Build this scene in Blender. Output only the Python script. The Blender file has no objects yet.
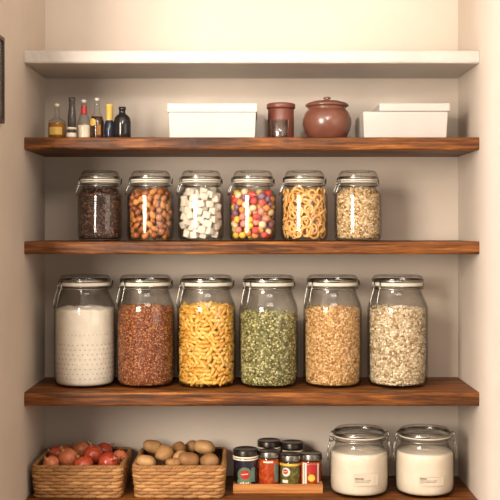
import bpy, math, random
import numpy as np
from mathutils import Vector, Matrix, Euler, Quaternion
random.seed(7); RNG = np.random.default_rng(11)
PI = math.pi; sin = math.sin; cos = math.cos
scene = bpy.context.scene
COL = scene.collection
F = 1046.0; CZ = 1.45; CY = -2.43; HY = 228.0
def wx(px, y): return (px-250.0)*(y-CY)/F            # world x of a place seen at column px when it stands at depth y
def wz(py, y): return CZ-(py-HY)*(y-CY)/F

# ------------------------------------------------------------------ materials
MATS = {}
def nodes(name):
    m = bpy.data.materials.new(name); m.use_nodes = True
    nt = m.node_tree; b = nt.nodes.get('Principled BSDF')
    return m, nt, b
def lin(c):
    f = lambda v: v/12.92 if v <= .04045 else ((v+.055)/1.055)**2.4
    return tuple(f(v/255.0) for v in c)+(1.0,)
def ramp(nt, fac, stops):
    r = nt.nodes.new('ShaderNodeValToRGB'); el = r.color_ramp.elements
    while len(el) < len(stops): el.new(.5)
    for e, (p, c) in zip(el, stops): e.position = p; e.color = lin(c)
    nt.links.new(fac, r.inputs[0]); return r.outputs[0]
def noise(nt, scale, detail=4, vec=None, rough=.55, dist=0.0):
    n = nt.nodes.new('ShaderNodeTexNoise'); n.inputs['Scale'].default_value = scale
    n.inputs['Detail'].default_value = detail; n.inputs['Roughness'].default_value = rough
    n.inputs['Distortion'].default_value = dist
    if vec is None:
        tc = nt.nodes.new('ShaderNodeTexCoord'); vec = tc.outputs['Object']
    nt.links.new(vec, n.inputs['Vector']); return n.outputs[0]
def bump(nt, b, h, strength=.3, dist=.002):
    n = nt.nodes.new('ShaderNodeBump'); n.inputs['Strength'].default_value = strength
    n.inputs['Distance'].default_value = dist
    nt.links.new(h, n.inputs['Height']); nt.links.new(n.outputs[0], b.inputs['Normal'])
def simple(name, stops, scale=40, rough=.5, metal=0, bs=0.0, bd=.001, detail=4, coat=0, sss=0):
    m, nt, b = nodes(name)
    n = noise(nt, scale, detail)
    nt.links.new(ramp(nt, n, [(.3+.4*i/max(1, len(stops)-1), c) for i, c in enumerate(stops)]), b.inputs['Base Color'])
    b.inputs['Roughness'].default_value = rough; b.inputs['Metallic'].default_value = metal
    if coat: b.inputs['Coat Weight'].default_value = coat
    if sss:
        b.inputs['Subsurface Weight'].default_value = sss; b.inputs['Subsurface Scale'].default_value = .004
    if bs: bump(nt, b, n, bs, bd)
    return m
def per_object(name, stops, scale=90, rough=.5, bs=.2, island=False, coat=0, mixn=.35):
    """colour varies from piece to piece"""
    m, nt, b = nodes(name)
    if island:
        g = nt.nodes.new('ShaderNodeNewGeometry'); rnd = g.outputs['Random Per Island']
    else:
        g = nt.nodes.new('ShaderNodeObjectInfo'); rnd = g.outputs['Random']
    n = noise(nt, scale, 3)
    mx = nt.nodes.new('ShaderNodeMix'); mx.data_type = 'FLOAT'; mx.inputs[0].default_value = mixn
    nt.links.new(rnd, mx.inputs[2]); nt.links.new(n, mx.inputs[3])
    k = len(stops)-1
    nt.links.new(ramp(nt, mx.outputs[0], [(.08+.84*i/k, c) for i, c in enumerate(stops)]), b.inputs['Base Color'])
    b.inputs['Roughness'].default_value = rough
    if coat: b.inputs['Coat Weight'].default_value = coat
    if bs: bump(nt, b, n, bs, .0006)
    return m
def wood_mat(name, stops, rough=.42):
    m, nt, b = nodes(name)
    tc = nt.nodes.new('ShaderNodeTexCoord'); oi = nt.nodes.new('ShaderNodeObjectInfo')
    off = nt.nodes.new('ShaderNodeVectorMath'); off.operation = 'SCALE'; off.inputs[0].default_value = (3.1, 1.7, 2.3)
    nt.links.new(oi.outputs['Random'], off.inputs['Scale'])
    ad = nt.nodes.new('ShaderNodeVectorMath'); ad.operation = 'ADD'
    nt.links.new(tc.outputs['Object'], ad.inputs[0]); nt.links.new(off.outputs[0], ad.inputs[1])
    mp = nt.nodes.new('ShaderNodeMapping'); mp.inputs['Scale'].default_value = (1.4, 11, 20)
    nt.links.new(ad.outputs[0], mp.inputs['Vector'])
    big = noise(nt, 2.2, 5, mp.outputs[0], .6, 1.6)
    mp2 = nt.nodes.new('ShaderNodeMapping'); mp2.inputs['Scale'].default_value = (9, 150, 190)
    nt.links.new(ad.outputs[0], mp2.inputs['Vector'])
    fine = noise(nt, 1.5, 4, mp2.outputs[0], .6)
    mx = nt.nodes.new('ShaderNodeMix'); mx.data_type = 'FLOAT'; mx.inputs[0].default_value = .35
    nt.links.new(big, mx.inputs[2]); nt.links.new(fine, mx.inputs[3])
    k = len(stops)-1
    nt.links.new(ramp(nt, mx.outputs[0], [(.32+.36*i/k, c) for i, c in enumerate(stops)]), b.inputs['Base Color'])
    b.inputs['Roughness'].default_value = rough
    b.inputs['Specular IOR Level'].default_value = .3
    bump(nt, b, mx.outputs[0], .35, .0015)
    return m
def glass_mat(name, tint=(1, 1, 1), edge=(.55, .56, .53), gloss=1.0, rough=.02, ior=1.5, dust=0.0):
    m = bpy.data.materials.new(name); m.use_nodes = True; nt = m.node_tree
    nt.nodes.remove(nt.nodes['Principled BSDF']); out = nt.nodes['Material Output']
    tr = nt.nodes.new('ShaderNodeBsdfTransparent'); gl = nt.nodes.new('ShaderNodeBsdfGlossy')
    gl.inputs['Roughness'].default_value = rough
    lw = nt.nodes.new('ShaderNodeLayerWeight'); lw.inputs['Blend'].default_value = .10
    mc = nt.nodes.new('ShaderNodeMix'); mc.data_type = 'RGBA'
    mc.inputs[6].default_value = tint+(1,); mc.inputs[7].default_value = edge+(1,)
    nt.links.new(lw.outputs['Facing'], mc.inputs[0]); nt.links.new(mc.outputs[2], tr.inputs[0])
    fr = nt.nodes.new('ShaderNodeFresnel'); fr.inputs[0].default_value = ior
    ge = nt.nodes.new('ShaderNodeNewGeometry'); mi = nt.nodes.new('ShaderNodeMix'); mi.data_type = 'FLOAT'   # same reflectance from both sides of the pane
    mi.inputs[2].default_value = ior; mi.inputs[3].default_value = 1/ior
    nt.links.new(ge.outputs['Backfacing'], mi.inputs[0]); nt.links.new(mi.outputs[0], fr.inputs[0])
    mu = nt.nodes.new('ShaderNodeMath'); mu.operation = 'MULTIPLY'; mu.inputs[1].default_value = gloss
    nt.links.new(fr.outputs[0], mu.inputs[0])
    ms = nt.nodes.new('ShaderNodeMixShader'); nt.links.new(mu.outputs[0], ms.inputs[0])
    nt.links.new(tr.outputs[0], ms.inputs[1]); nt.links.new(gl.outputs[0], ms.inputs[2])
    last = ms.outputs[0]
    nt.links.new(last, out.inputs[0])
    return m
M = {}
M['shelf'] = wood_mat('shelf wood', [(32, 16, 5), (76, 41, 13), (124, 71, 25), (184, 120, 52)], .5)
M['tray'] = wood_mat('tray wood', [(140, 84, 42), (178, 116, 62), (200, 140, 82)], .5)
M['wall'] = simple('painted wall', [(190, 176, 161), (197, 183, 168)], 6, .8, bs=.08, bd=.002)
M['ceil'] = simple('ceiling paint', [(228, 222, 212), (234, 228, 220)], 5, .85)
M['floor'] = wood_mat('floor boards', [(92, 66, 44), (120, 88, 60), (140, 106, 74)], .5)
M['pale'] = simple('pale board', [(182, 174, 165), (190, 182, 173)], 12, .55, bs=.05)  # one even pale tone over the whole board
M['glass'] = glass_mat('clear jar glass', (.994, .992, .985), (.12, .12, .10), gloss=.7, rough=.045)
M['lidglass'] = glass_mat('clear lid glass', (.985, .985, .975), (.22, .22, .20), gloss=.85, rough=.04)
M['dots'] = glass_mat('embossed glass dots', (.95, .94, .92), (.30, .28, .25), gloss=3.0, rough=.18)
M['seal'] = simple('cream rubber seal', [(202, 194, 176), (214, 207, 190)], 60, .5)
M['steel'] = simple('steel wire', [(150, 147, 140), (172, 169, 162)], 100, .24, 1)
M['darksteel'] = simple('dark lid metal', [(52, 46, 42), (70, 62, 56)], 60, .3, .8)
M['silver'] = simple('silver lid metal', [(112, 106, 98), (150, 144, 136)], 60, .28, 1)
M['white_box'] = simple('white plastic', [(184, 177, 169), (190, 183, 175)], 15, .4)
M['brownclay'] = simple('brown glazed clay', [(100, 58, 44), (120, 74, 58)], 18, .3, bs=.1, coat=.3)
M['browncer'] = simple('brown ceramic', [(104, 54, 40), (122, 68, 52)], 18, .42, bs=.1)
M['flour'] = simple('white flour', [(236, 225, 207), (246, 237, 221)], 60, .95, bs=.6, bd=.004)
M['sugar'] = simple('cream powder', [(231, 216, 194), (238, 225, 206)], 40, .9, bs=.2, bd=.002)
M['label'] = simple('clear sticker', [(204, 188, 168), (210, 195, 176)], 40, .35)
M['ink'] = simple('grey print', [(88, 80, 72), (104, 96, 88)], 40, .5)
M['seed'] = per_object('red brown seed', [(80, 34, 10), (140, 68, 28), (170, 94, 44), (232, 172, 112)], rough=.4, island=True, bs=0, mixn=.1)
M['coffee'] = per_object('roasted bean', [(24, 11, 6), (50, 26, 15), (78, 46, 30), (128, 92, 70)], rough=.28, island=True, bs=0, mixn=.1)
M['pea'] = per_object('split pea', [(80, 76, 36), (130, 124, 66), (164, 158, 98), (226, 218, 166)], rough=.45, island=True, bs=0, mixn=.1)
M['grain'] = per_object('golden flake', [(160, 106, 48), (206, 156, 90), (230, 188, 126), (250, 224, 172)], rough=.6, island=True, bs=0, mixn=.1)
M['oat'] = per_object('pale oat flake', [(150, 118, 76), (212, 186, 144), (234, 214, 178), (252, 242, 216)], rough=.65, island=True, bs=0, mixn=.1)
M['muesli'] = per_object('beige flake', [(140, 98, 54), (206, 168, 116), (230, 202, 154), (250, 232, 192)], rough=.65, island=True, bs=0, mixn=.1)
M['penne'] = per_object('yellow pasta', [(222, 158, 54), (240, 182, 80), (248, 204, 112)], rough=.45, bs=.1)
M['penne_i'] = per_object('yellow pasta heap', [(210, 148, 54), (228, 172, 78), (238, 192, 104)], rough=.45, island=True, bs=0)
M['ring'] = per_object('golden ring pasta', [(222, 160, 84), (238, 184, 108), (246, 206, 140)], rough=.5, bs=.15)
M['almond'] = per_object('almond skin', [(150, 84, 36), (192, 120, 58), (222, 160, 92)], 160, .45, .5)
M['hazel'] = per_object('hazelnut shell', [(112, 58, 32), (160, 92, 50), (206, 142, 86)], 60, .35, .3)
M['cube'] = per_object('sugar cube', [(226, 214, 196), (238, 229, 213)], 300, .8, .5)
for k, c in dict(yellow=(238, 194, 70), red=(214, 74, 62), orange=(234, 146, 74), purple=(134, 96, 120), pink=(226, 138, 124), cream=(234, 206, 160)).items():
    M['candy_'+k] = simple(k+' sugared candy', [c, tuple(min(255, int(v*1.05+12)) for v in c)], 500, .4, bs=.4, bd=.0006)
M['potato'] = per_object('potato skin', [(134, 92, 52), (164, 120, 72), (186, 142, 92)], 45, .6, .4)
M['reed'] = per_object('woven reed', [(104, 66, 32), (160, 112, 62), (198, 152, 96)], 260, .65, .8, island=True, mixn=.6)
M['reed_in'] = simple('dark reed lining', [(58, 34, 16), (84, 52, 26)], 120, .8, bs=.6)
M['stem'] = simple('dry onion stem', [(150, 104, 62), (182, 138, 92)], 120, .8, bs=.3)
def onion_mat():
    m, nt, b = nodes('onion skin')
    tc = nt.nodes.new('ShaderNodeTexCoord'); mp = nt.nodes.new('ShaderNodeMapping'); mp.inputs['Scale'].default_value = (130, 130, 12)
    nt.links.new(tc.outputs['Object'], mp.inputs[0]); n = noise(nt, 1, 3, mp.outputs[0])
    oi = nt.nodes.new('ShaderNodeObjectInfo'); mx = nt.nodes.new('ShaderNodeMix'); mx.data_type = 'FLOAT'; mx.inputs[0].default_value = .45
    nt.links.new(oi.outputs['Random'], mx.inputs[2]); nt.links.new(n, mx.inputs[3])
    nt.links.new(ramp(nt, mx.outputs[0], [(.15, (142, 44, 30)), (.5, (192, 84, 52)), (.85, (228, 150, 100))]), b.inputs['Base Color'])
    b.inputs['Roughness'].default_value = .28; bump(nt, b, n, .15, .0006); return m
M['onion'] = onion_mat()
def plain(name, c, rough=.4, metal=0): 
    c2 = tuple(min(255, int(v*1.06+3)) for v in c); return simple(name, [c, c2], 70, rough, metal)
M['c_green'] = plain('green label paper', (92, 112, 84)); M['c_red'] = plain('red label ink', (168, 34, 34))
M['c_cream'] = plain('cream label ink', (228, 214, 188)); M['c_navy'] = plain('dark preserve', (34, 30, 44), .2)
M['c_orange'] = per_object('tomato preserve', [(104, 24, 12), (178, 66, 28), (216, 136, 74)], 130, .2, .3, mixn=1)
M['c_teal'] = plain('teal label paper', (84, 118, 108)); M['c_olive'] = per_object('olive preserve', [(36, 34, 16), (96, 92, 40), (184, 160, 80)], 110, .2, .3, mixn=1)
M['c_yellow'] = plain('yellow label band', (222, 178, 70)); M['c_white'] = plain('white label paper', (214, 204, 192))
M['c_dkred'] = plain('dark red preserve', (96, 20, 20), .25); M['c_black'] = plain('black bottle glass', (30, 26, 26), .12)
M['c_amber'] = plain('amber liquid', (150, 98, 30), .15); M['c_gold'] = plain('gold label', (214, 176, 84))
M['c_dkbrown'] = plain('dark brown glass', (66, 36, 22), .15); M['c_grey'] = plain('smoky bottle glass', (92, 84, 78), .15)
M['c_blue'] = plain('dark blue glass', (38, 44, 62), .14)
M['frame'] = plain('dark frame wood', (54, 40, 32), .5)

# ------------------------------------------------------------------ mesh helpers
class MB:
    def __init__(s): s.v = []; s.f = []; s.mi = []
    def add(s, vs, fs, mi=0):
        b = len(s.v); s.v += [tuple(v) for v in vs]; s.f += [tuple(i+b for i in f) for f in fs]; s.mi += [mi]*len(fs); return s
    def mesh(s, name, mats, smooth=True):
        me = bpy.data.meshes.new(name); me.from_pydata(s.v, [], s.f)
        for m in (mats if isinstance(mats, list) else [mats]): me.materials.append(m)
        me.polygons.foreach_set('material_index', s.mi)
        me.polygons.foreach_set('use_smooth', [smooth]*len(s.f)); me.update(); return me
    def build(s, name, mats, parent=None, smooth=True, loc=(0, 0, 0), bevel=0):
        me = s.mesh(name, mats, smooth); o = bpy.data.objects.new(name, me); COL.objects.link(o)
        o.location = loc
        if parent: o.parent = parent
        if bevel:
            bm = o.modifiers.new('bevel', 'BEVEL'); bm.width = bevel; bm.segments = 3; bm.limit_method = 'ANGLE'
        return o
def tag(o, label=None, cat=None, group=None, kind=None):
    if label: o['label'] = label
    if cat: o['category'] = cat
    if group: o['group'] = group
    if kind: o['kind'] = kind
    return o
def empty(name, loc, label, cat, group=None, rz=0):
    o = bpy.data.objects.new(name, None); COL.objects.link(o); o.location = loc; o.rotation_euler = (0, 0, rz)
    o.empty_display_size = .02
    return tag(o, label, cat, group)
def lathe(mb, prof, seg=48, mi=0, close=False):
    """prof: list of (r,z) bottom to top of the outside; close joins last to first"""
    n = len(prof); vs = []; 
    for r, z in prof:
        for k in range(seg):
            a = 2*PI*k/seg; vs.append((r*cos(a), r*sin(a), z))
    fs = []
    for i in range(n if close else n-1):
        j = (i+1) % n
        for k in range(seg):
            l = (k+1) % seg
            fs.append((i*seg+k, i*seg+l, j*seg+l, j*seg+k))
    return mb.add(vs, fs, mi)
def box(mb, x0, x1, y0, y1, z0, z1, mi=0):
    vs = [(x, y, z) for z in (z0, z1) for y in (y0, y1) for x in (x0, x1)]
    return mb.add(vs, [(0, 2, 3, 1), (4, 5, 7, 6), (0, 1, 5, 4), (2, 6, 7, 3), (0, 4, 6, 2), (1, 3, 7, 5)], mi)
def tube(mb, pts, r, seg=8, closed=False, mi=0):
    pts = [Vector(p) for p in pts]; n = len(pts); vs = []; fs = []
    rs = r if isinstance(r, (list, tuple)) else [r]*n
    up = None
    for i, p in enumerate(pts):
        a = pts[(i-1) % n] if (closed or i > 0) else p; b = pts[(i+1) % n] if (closed or i < n-1) else p
        t = (b-a).normalized()
        if up is None:
            up = Vector((0, 0, 1)) if abs(t.z) < .9 else Vector((1, 0, 0))
        u = (up - t*up.dot(t)); 
        if u.length < 1e-6: u = t.orthogonal()
        u.normalize(); w = t.cross(u); up = u
        for k in range(seg):
            q = 2*PI*k/seg; vs.append(p+(u*cos(q)+w*sin(q))*rs[i])
    for i in range(n if closed else n-1):
        j = (i+1) % n
        for k in range(seg):
            l = (k+1) % seg; fs.append((i*seg+k, i*seg+l, j*seg+l, j*seg+k))
    if not closed:
        fs.append(tuple(range(seg-1, -1, -1))); fs.append(tuple((n-1)*seg+k for k in range(seg)))
    return mb.add(vs, fs, mi)
def circ(r, z, n=48, a0=0, a1=2*PI, cx=0, cy=0):
    full = abs(a1-a0-2*PI) < 1e-6
    m = n if full else n+1
    return [(cx+r*cos(a0+(a1-a0)*k/n), cy+r*sin(a0+(a1-a0)*k/n), z) for k in range(m)]
def wrap_patch(mb, R, ac, z, poly, thick=.0003, mi=0):
    """flat outline poly [(u,v)] wrapped round a cylinder of radius R (centre angle ac)"""
    cu = sum(p[0] for p in poly)/len(poly); cv = sum(p[1] for p in poly)/len(poly)
    P = [(cu, cv)]; 
    for f in (.5, 1.0): P += [(cu+(u-cu)*f, cv+(v-cv)*f) for u, v in poly]
    n = len(poly); vs = []
    for u, v in P:
        a = ac+u/R; vs.append(((R+thick)*cos(a), (R+thick)*sin(a), z+v))
    fs = [(0, 1+k, 1+(k+1) % n) for k in range(n)]
    fs += [(1+k, 1+n+k, 1+n+(k+1) % n, 1+(k+1) % n) for k in range(n)]
    b = len(vs); vs += [((R-.0004)*cos(ac+u/R), (R-.0004)*sin(ac+u/R), z+v) for u, v in poly]
    fs += [(1+n+k, b+k, b+(k+1) % n, 1+n+(k+1) % n) for k in range(n)]
    return mb.add(vs, fs, mi)
def rect_poly(u0, u1, v0, v1, n=10):
    p = [(u0+(u1-u0)*k/n, v0) for k in range(n)]+[(u1, v0+(v1-v0)*k/n) for k in range(n)]
    p += [(u1-(u1-u0)*k/n, v1) for k in range(n)]+[(u0, v1-(v1-v0)*k/n) for k in range(n)]
    return p
def disc_poly(u, v, r, n=28, sx=1): return [(u+r*sx*cos(2*PI*k/n), v+r*sin(2*PI*k/n)) for k in range(n)]
def ico(sub=1):
    t = (1+5**.5)/2
    v = [(-1, t, 0), (1, t, 0), (-1, -t, 0), (1, -t, 0), (0, -1, t), (0, 1, t), (0, -1, -t), (0, 1, -t), (t, 0, -1), (t, 0, 1), (-t, 0, -1), (-t, 0, 1)]
    v = [Vector(p).normalized() for p in v]
    f = [(0, 11, 5), (0, 5, 1), (0, 1, 7), (0, 7, 10), (0, 10, 11), (1, 5, 9), (5, 11, 4), (11, 10, 2), (10, 7, 6), (7, 1, 8), (3, 9, 4), (3, 4, 2), (3, 2, 6), (3, 6, 8), (3, 8, 9), (4, 9, 5), (2, 4, 11), (6, 2, 10), (8, 6, 7), (9, 8, 1)]
    for _ in range(sub):
        c = {}; nf = []
        def mid(a, b):
            k = (min(a, b), max(a, b))
            if k not in c: v.append(((v[a]+v[b])/2).normalized()); c[k] = len(v)-1
            return c[k]
        for a, b, d in f:
            x, y, z = mid(a, b), mid(b, d), mid(d, a); nf += [(a, x, z), (b, y, x), (d, z, y), (x, y, z)]
        f = nf
    return v, f

# ------------------------------------------------------------------ the setting
WX = .525; WR = .533; YB = .25; YF = -.36
def struct(name, mb, m, bevel=0, kind='structure', smooth=False):
    o = mb.build(name, m, smooth=smooth, bevel=bevel); o['kind'] = kind; return o
mb = MB(); box(mb, -WX-.1, WR+.1, YB, YB+.1, 0, 2.5); struct('wall_back', mb, M['wall'])
for nm, s in (('wall_left', -1), ('wall_right', 1)):
    mb = MB(); W_ = WX if s < 0 else WR; xa, xb = sorted((s*W_, s*(W_+.1)))
    box(mb, xa, xb, YF, YB, 0, 2.5)
    xa, xb = sorted((s*(W_+.1), s*2.6)); box(mb, xa, xb, YF, YF+.1, 0, 2.5)
    struct(nm, mb, M['wall'])
mb = MB(); box(mb, -2.6, 2.6, -3.6, YB+.1, -.05, 0); struct('floor', mb, M['floor'])
mb = MB(); box(mb, -2.6, 2.6, -3.6, YB+.1, 2.5, 2.55); struct('ceiling', mb, M['ceil'])

# ------------------------------------------------------------------ shelves
def shelf(name, z1, th, label, mat, cat='shelf', seed=0):
    rnd = random.Random(seed); mb = MB()
    nx, ny = 90, 4
    x0, x1, y0, y1 = -WX+.0005, WR-.0005, 0.0, YB-.0005
    # profile (y,z) loop with softened hand-finished front edge
    prof = [(y0+.004, z1), (y0+.0012, z1-.0015), (y0, z1-.005), (y0, z1-th+.005), (y0+.0012, z1-th+.0015), (y0+.004, z1-th), (y1, z1-th), (y1, z1)]
    vs = []; k = len(prof); ph = [rnd.uniform(0, 6) for _ in range(6)]
    for i in range(nx+1):
        x = x0+(x1-x0)*i/nx
        for j, (y, z) in enumerate(prof):
            w = (.0007*sin(x*21+ph[0])+.0005*sin(x*57+ph[1])+.0004*rnd.uniform(-1, 1)) if j < 6 else 0
            wzz = .0004*sin(x*33+ph[2]+j)+.0003*rnd.uniform(-1, 1) if 0 < j < 5 else 0
            vs.append((x, y+w, z+wzz))
    fs = []
    for i in range(nx):
        for j in range(k):
            l = (j+1) % k; fs.append((i*k+j, i*k+l, (i+1)*k+l, (i+1)*k+j))
    fs.append(tuple(range(k-1, -1, -1))); fs.append(tuple(nx*k+j for j in range(k)))
    mb.add(vs, fs)
    o = mb.build(name, mat, smooth=False)
    return tag(o, label, cat)
ZT, ZA, ZB, ZC, ZD = 1.863, 1.661, 1.4186, 1.068, .815
shelf('wooden_shelf', ZA, .029, 'brown wooden shelf carrying bottles, white boxes and brown pot', M['shelf'], seed=1)
shelf('wooden_shelf', ZB, .0295, 'brown wooden shelf carrying the row of six small clip-top jars', M['shelf'], seed=2)
shelf('wooden_shelf', ZC, .032, 'brown wooden shelf carrying the row of six tall clip-top jars', M['shelf'], seed=3)
shelf('wooden_shelf', ZD, .032, 'brown wooden shelf at the bottom carrying the two woven baskets', M['shelf'], seed=4)
shelf('pale_shelf', ZT, .030, 'pale empty shelf board at the top above the bottles', M['pale'], seed=5)

# ------------------------------------------------------------------ clip-top jars
def body_profile(R, Rn, zs0, zs1, zf):
    """outside of the glass, bottom to top"""
    p = [(.001, 0.0), (R*.80, 0.0), (R*.88, .0012), (R*.945, .0045), (R*.98, .0095), (R*.996, .016), (R, .024)]
    n = 4
    for i in range(1, n): p.append((R, .024+(zs0-.024)*i/n))
    dR = R-Rn
    for i in range(11):                       # s-curved shoulder
        t = i/10; s = 1-(1-cos(PI*t))/2
        s = .65*s+.35*(1-t*t) if t < 1 else 0
        p.append((Rn+dR*s, zs0+(zs1-zs0)*t))
    p += [(Rn, zf), (Rn+.0025, zf+.0008), (Rn+.0035, zf+.0028), (Rn+.0025, zf+.005), (Rn+.001, zf+.0058)]
    return p
JARS = {}
def make_jar(name, loc, dims, label, cat, group, rot=0, dots=None, front_coils=False):
    R, H, Rn, zs0, zs1, zf, Rl, hs = dims
    root = empty(name, loc, label, cat, group, rot)
    prof = body_profile(R, Rn, zs0, zs1, zf); T = .0028
    inner = [(max(.001, r-T), z) for r, z in prof[6:-4]]
    inner = [(.001, .005), (R*.8, .005), (R*.9, .0075), (R-T-.001, .014)] + inner[1:] + [(Rn-T, zf+.0058)]
    mb = MB(); lathe(mb, prof+inner[::-1], 64)
    if dots:
        v, f = ico(1)
        for (z, n, r) in dots:
            for k in range(n):
                a = 2*PI*(k+.5*(int(z/.0115) % 2))/n
                c = Vector((R*cos(a), R*sin(a), z)); e = Vector((cos(a), sin(a), 0)); t = Vector((-sin(a), cos(a), 0))
                mb.add([c+e*(p.x*r*.45)+t*(p.y*r)+Vector((0, 0, p.z*r*.85)) for p in v], f, 1)
    mb.build('glass_body', [M['glass'], M['dots']], root)
    zt = zf+.0058
    mb = MB(); lathe(mb, [(Rn-.003, zt+.0002), (Rn+.003, zt+.0002), (Rn+.0042, zt+.0015), (Rn+.0042, zt+hs-.001), (Rn+.003, zt+hs), (Rn-.003, zt+hs)], 64, close=True)
    mb.build('rubber_seal', M['seal'], root)
    zl = zt+hs+.0003; h = H-zl
    outer = [(.001, zl), (Rl-.006, zl), (Rl-.002, zl+.0006), (Rl, zl+.0025), (Rl, zl+h*.45), (Rl-.0015, zl+h*.7), (Rl-.006, zl+h*.95), (Rl-.010, zl+h), (Rl*.62, zl+h*.93), (Rl*.60, zl+h*.80), (.001, zl+h*.80)]
    mb = MB(); lathe(mb, outer, 64); mb.build('glass_lid', M['lidglass'], root)
    # wire bands, latch at the left, hinge at the right
    mb = MB()
    tube(mb, circ(Rn+.0052, zf-.001, 64), .0013, 8, True)
    tube(mb, circ(Rl+.0014, zl+.0045, 64), .0011, 8, True)
    lathe(mb, [(Rl+.0004, zl-.0012), (Rl+.0014, zl-.0012), (Rl+.0014, zl+.0040), (Rl+.0004, zl+.0040)], 64, close=True)
    if R < .06: tube(mb, circ(Rn+.0050, zt+hs*.45, 64), .0009, 8, True)
    mb.build('wire_band', M['steel'], root)
    aL = PI+(.55 if R > .07 else .22)
    def P(r, a, z): return (r*cos(a), r*sin(a), z)
    mb = MB(); w = .16
    zc = zf+.001; zb = zs0+(zs1-zs0)*.12
    if not front_coils:
        lever = [P(Rl+.003, aL-w, zl+.003), P(Rl+.0055, aL-w, zc), P(Rn+(R-Rn)*.75+.006, aL-w, zs1-(zs1-zs0)*.45), P(R+.003, aL-w*.8, zb+.003), P(R+.004, aL, zb),
                 P(R+.003, aL+w*.8, zb+.003), P(Rn+(R-Rn)*.75+.006, aL+w, zs1-(zs1-zs0)*.45), P(Rl+.0055, aL+w, zc), P(Rl+.003, aL+w, zl+.003)]
        tube(mb, lever, .0013, 8)
        tube(mb, [P(Rn+.005, aL-w*1.5, zf-.001), P(Rl+.0065, aL-w*1.3, zf+.002), P(Rl+.0068, aL, zf+.0025), P(Rl+.0065, aL+w*1.3, zf+.002), P(Rn+.005, aL+w*1.5, zf-.001)], .0012, 8)
        mb.build('latch', M['steel'], root)
        mb = MB(); a = .25
        tube(mb, [P(Rn+.005, a-.14, zf-.001), P(Rl+.005, a-.14, zf+.003), P(Rl+.006, a, zl+.001), P(Rl+.005, a+.14, zf+.003), P(Rn+.005, a+.14, zf-.001)], .0012, 8)
        mb.build('hinge', M['steel'], root)
    else:
        for s, nm in ((-1, 'latch'), (1, 'hinge')):
            mb = MB(); X = s*(Rl+.0045)
            coil = []
            for k in range(30):
                q = 2*PI*k/10; coil.append((X+s*.001+.0050*cos(q)*.8, -.012-.0008*k/3, zf+.001+.0050*sin(q)))
            tube(mb, coil, .0012, 8)
            tube(mb, [(s*(Rl+.0015), -.006, zl+.003), (X+s*.001, -.009, zl+.008), (X+s*.004, -.012, zl), (X+s*.005, -.013, zf-.004)], .0012, 8)
            xo = s*(R+.0035)
            tube(mb, [(X+s*.004, -.014, zf), (xo-s*.002, -.015, zf-.012), (xo, -.016, zs0+.008), (xo, -.016, zs0-.012), (xo, -.006, zs0-.015), (xo, .004, zs0-.012), (xo, .004, zs0+.008), (X+s*.004, .002, zf)], .0012, 8)
            mb.build(nm, M['steel'], root)
    JARS[label] = root
    # inside radius as a function of height
    zz = np.array([z for r, z in inner]); rr = np.array([r for r, z in inner])
    order = np.argsort(zz, kind='stable')
    return root, (lambda z: float(np.interp(z, zz[order], rr[order])))

yB = .09; yC = .118; yD = .085
LR = (.0735, .268, .0575, .183, .230, .2362, .0615, .0100)
SR = (.0560, .169, .0430, .108, .1275, .1335, .0472, .0095)
BR = (.0712, .155, .0575, .092, .116, .1300, .0610, .0050)
rows = [(.1315, 42, .0016), ]
drows = [(.128, 46, .0013)]+[(.024+.0115*i, 40, .0019) for i in range(8)]

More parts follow.
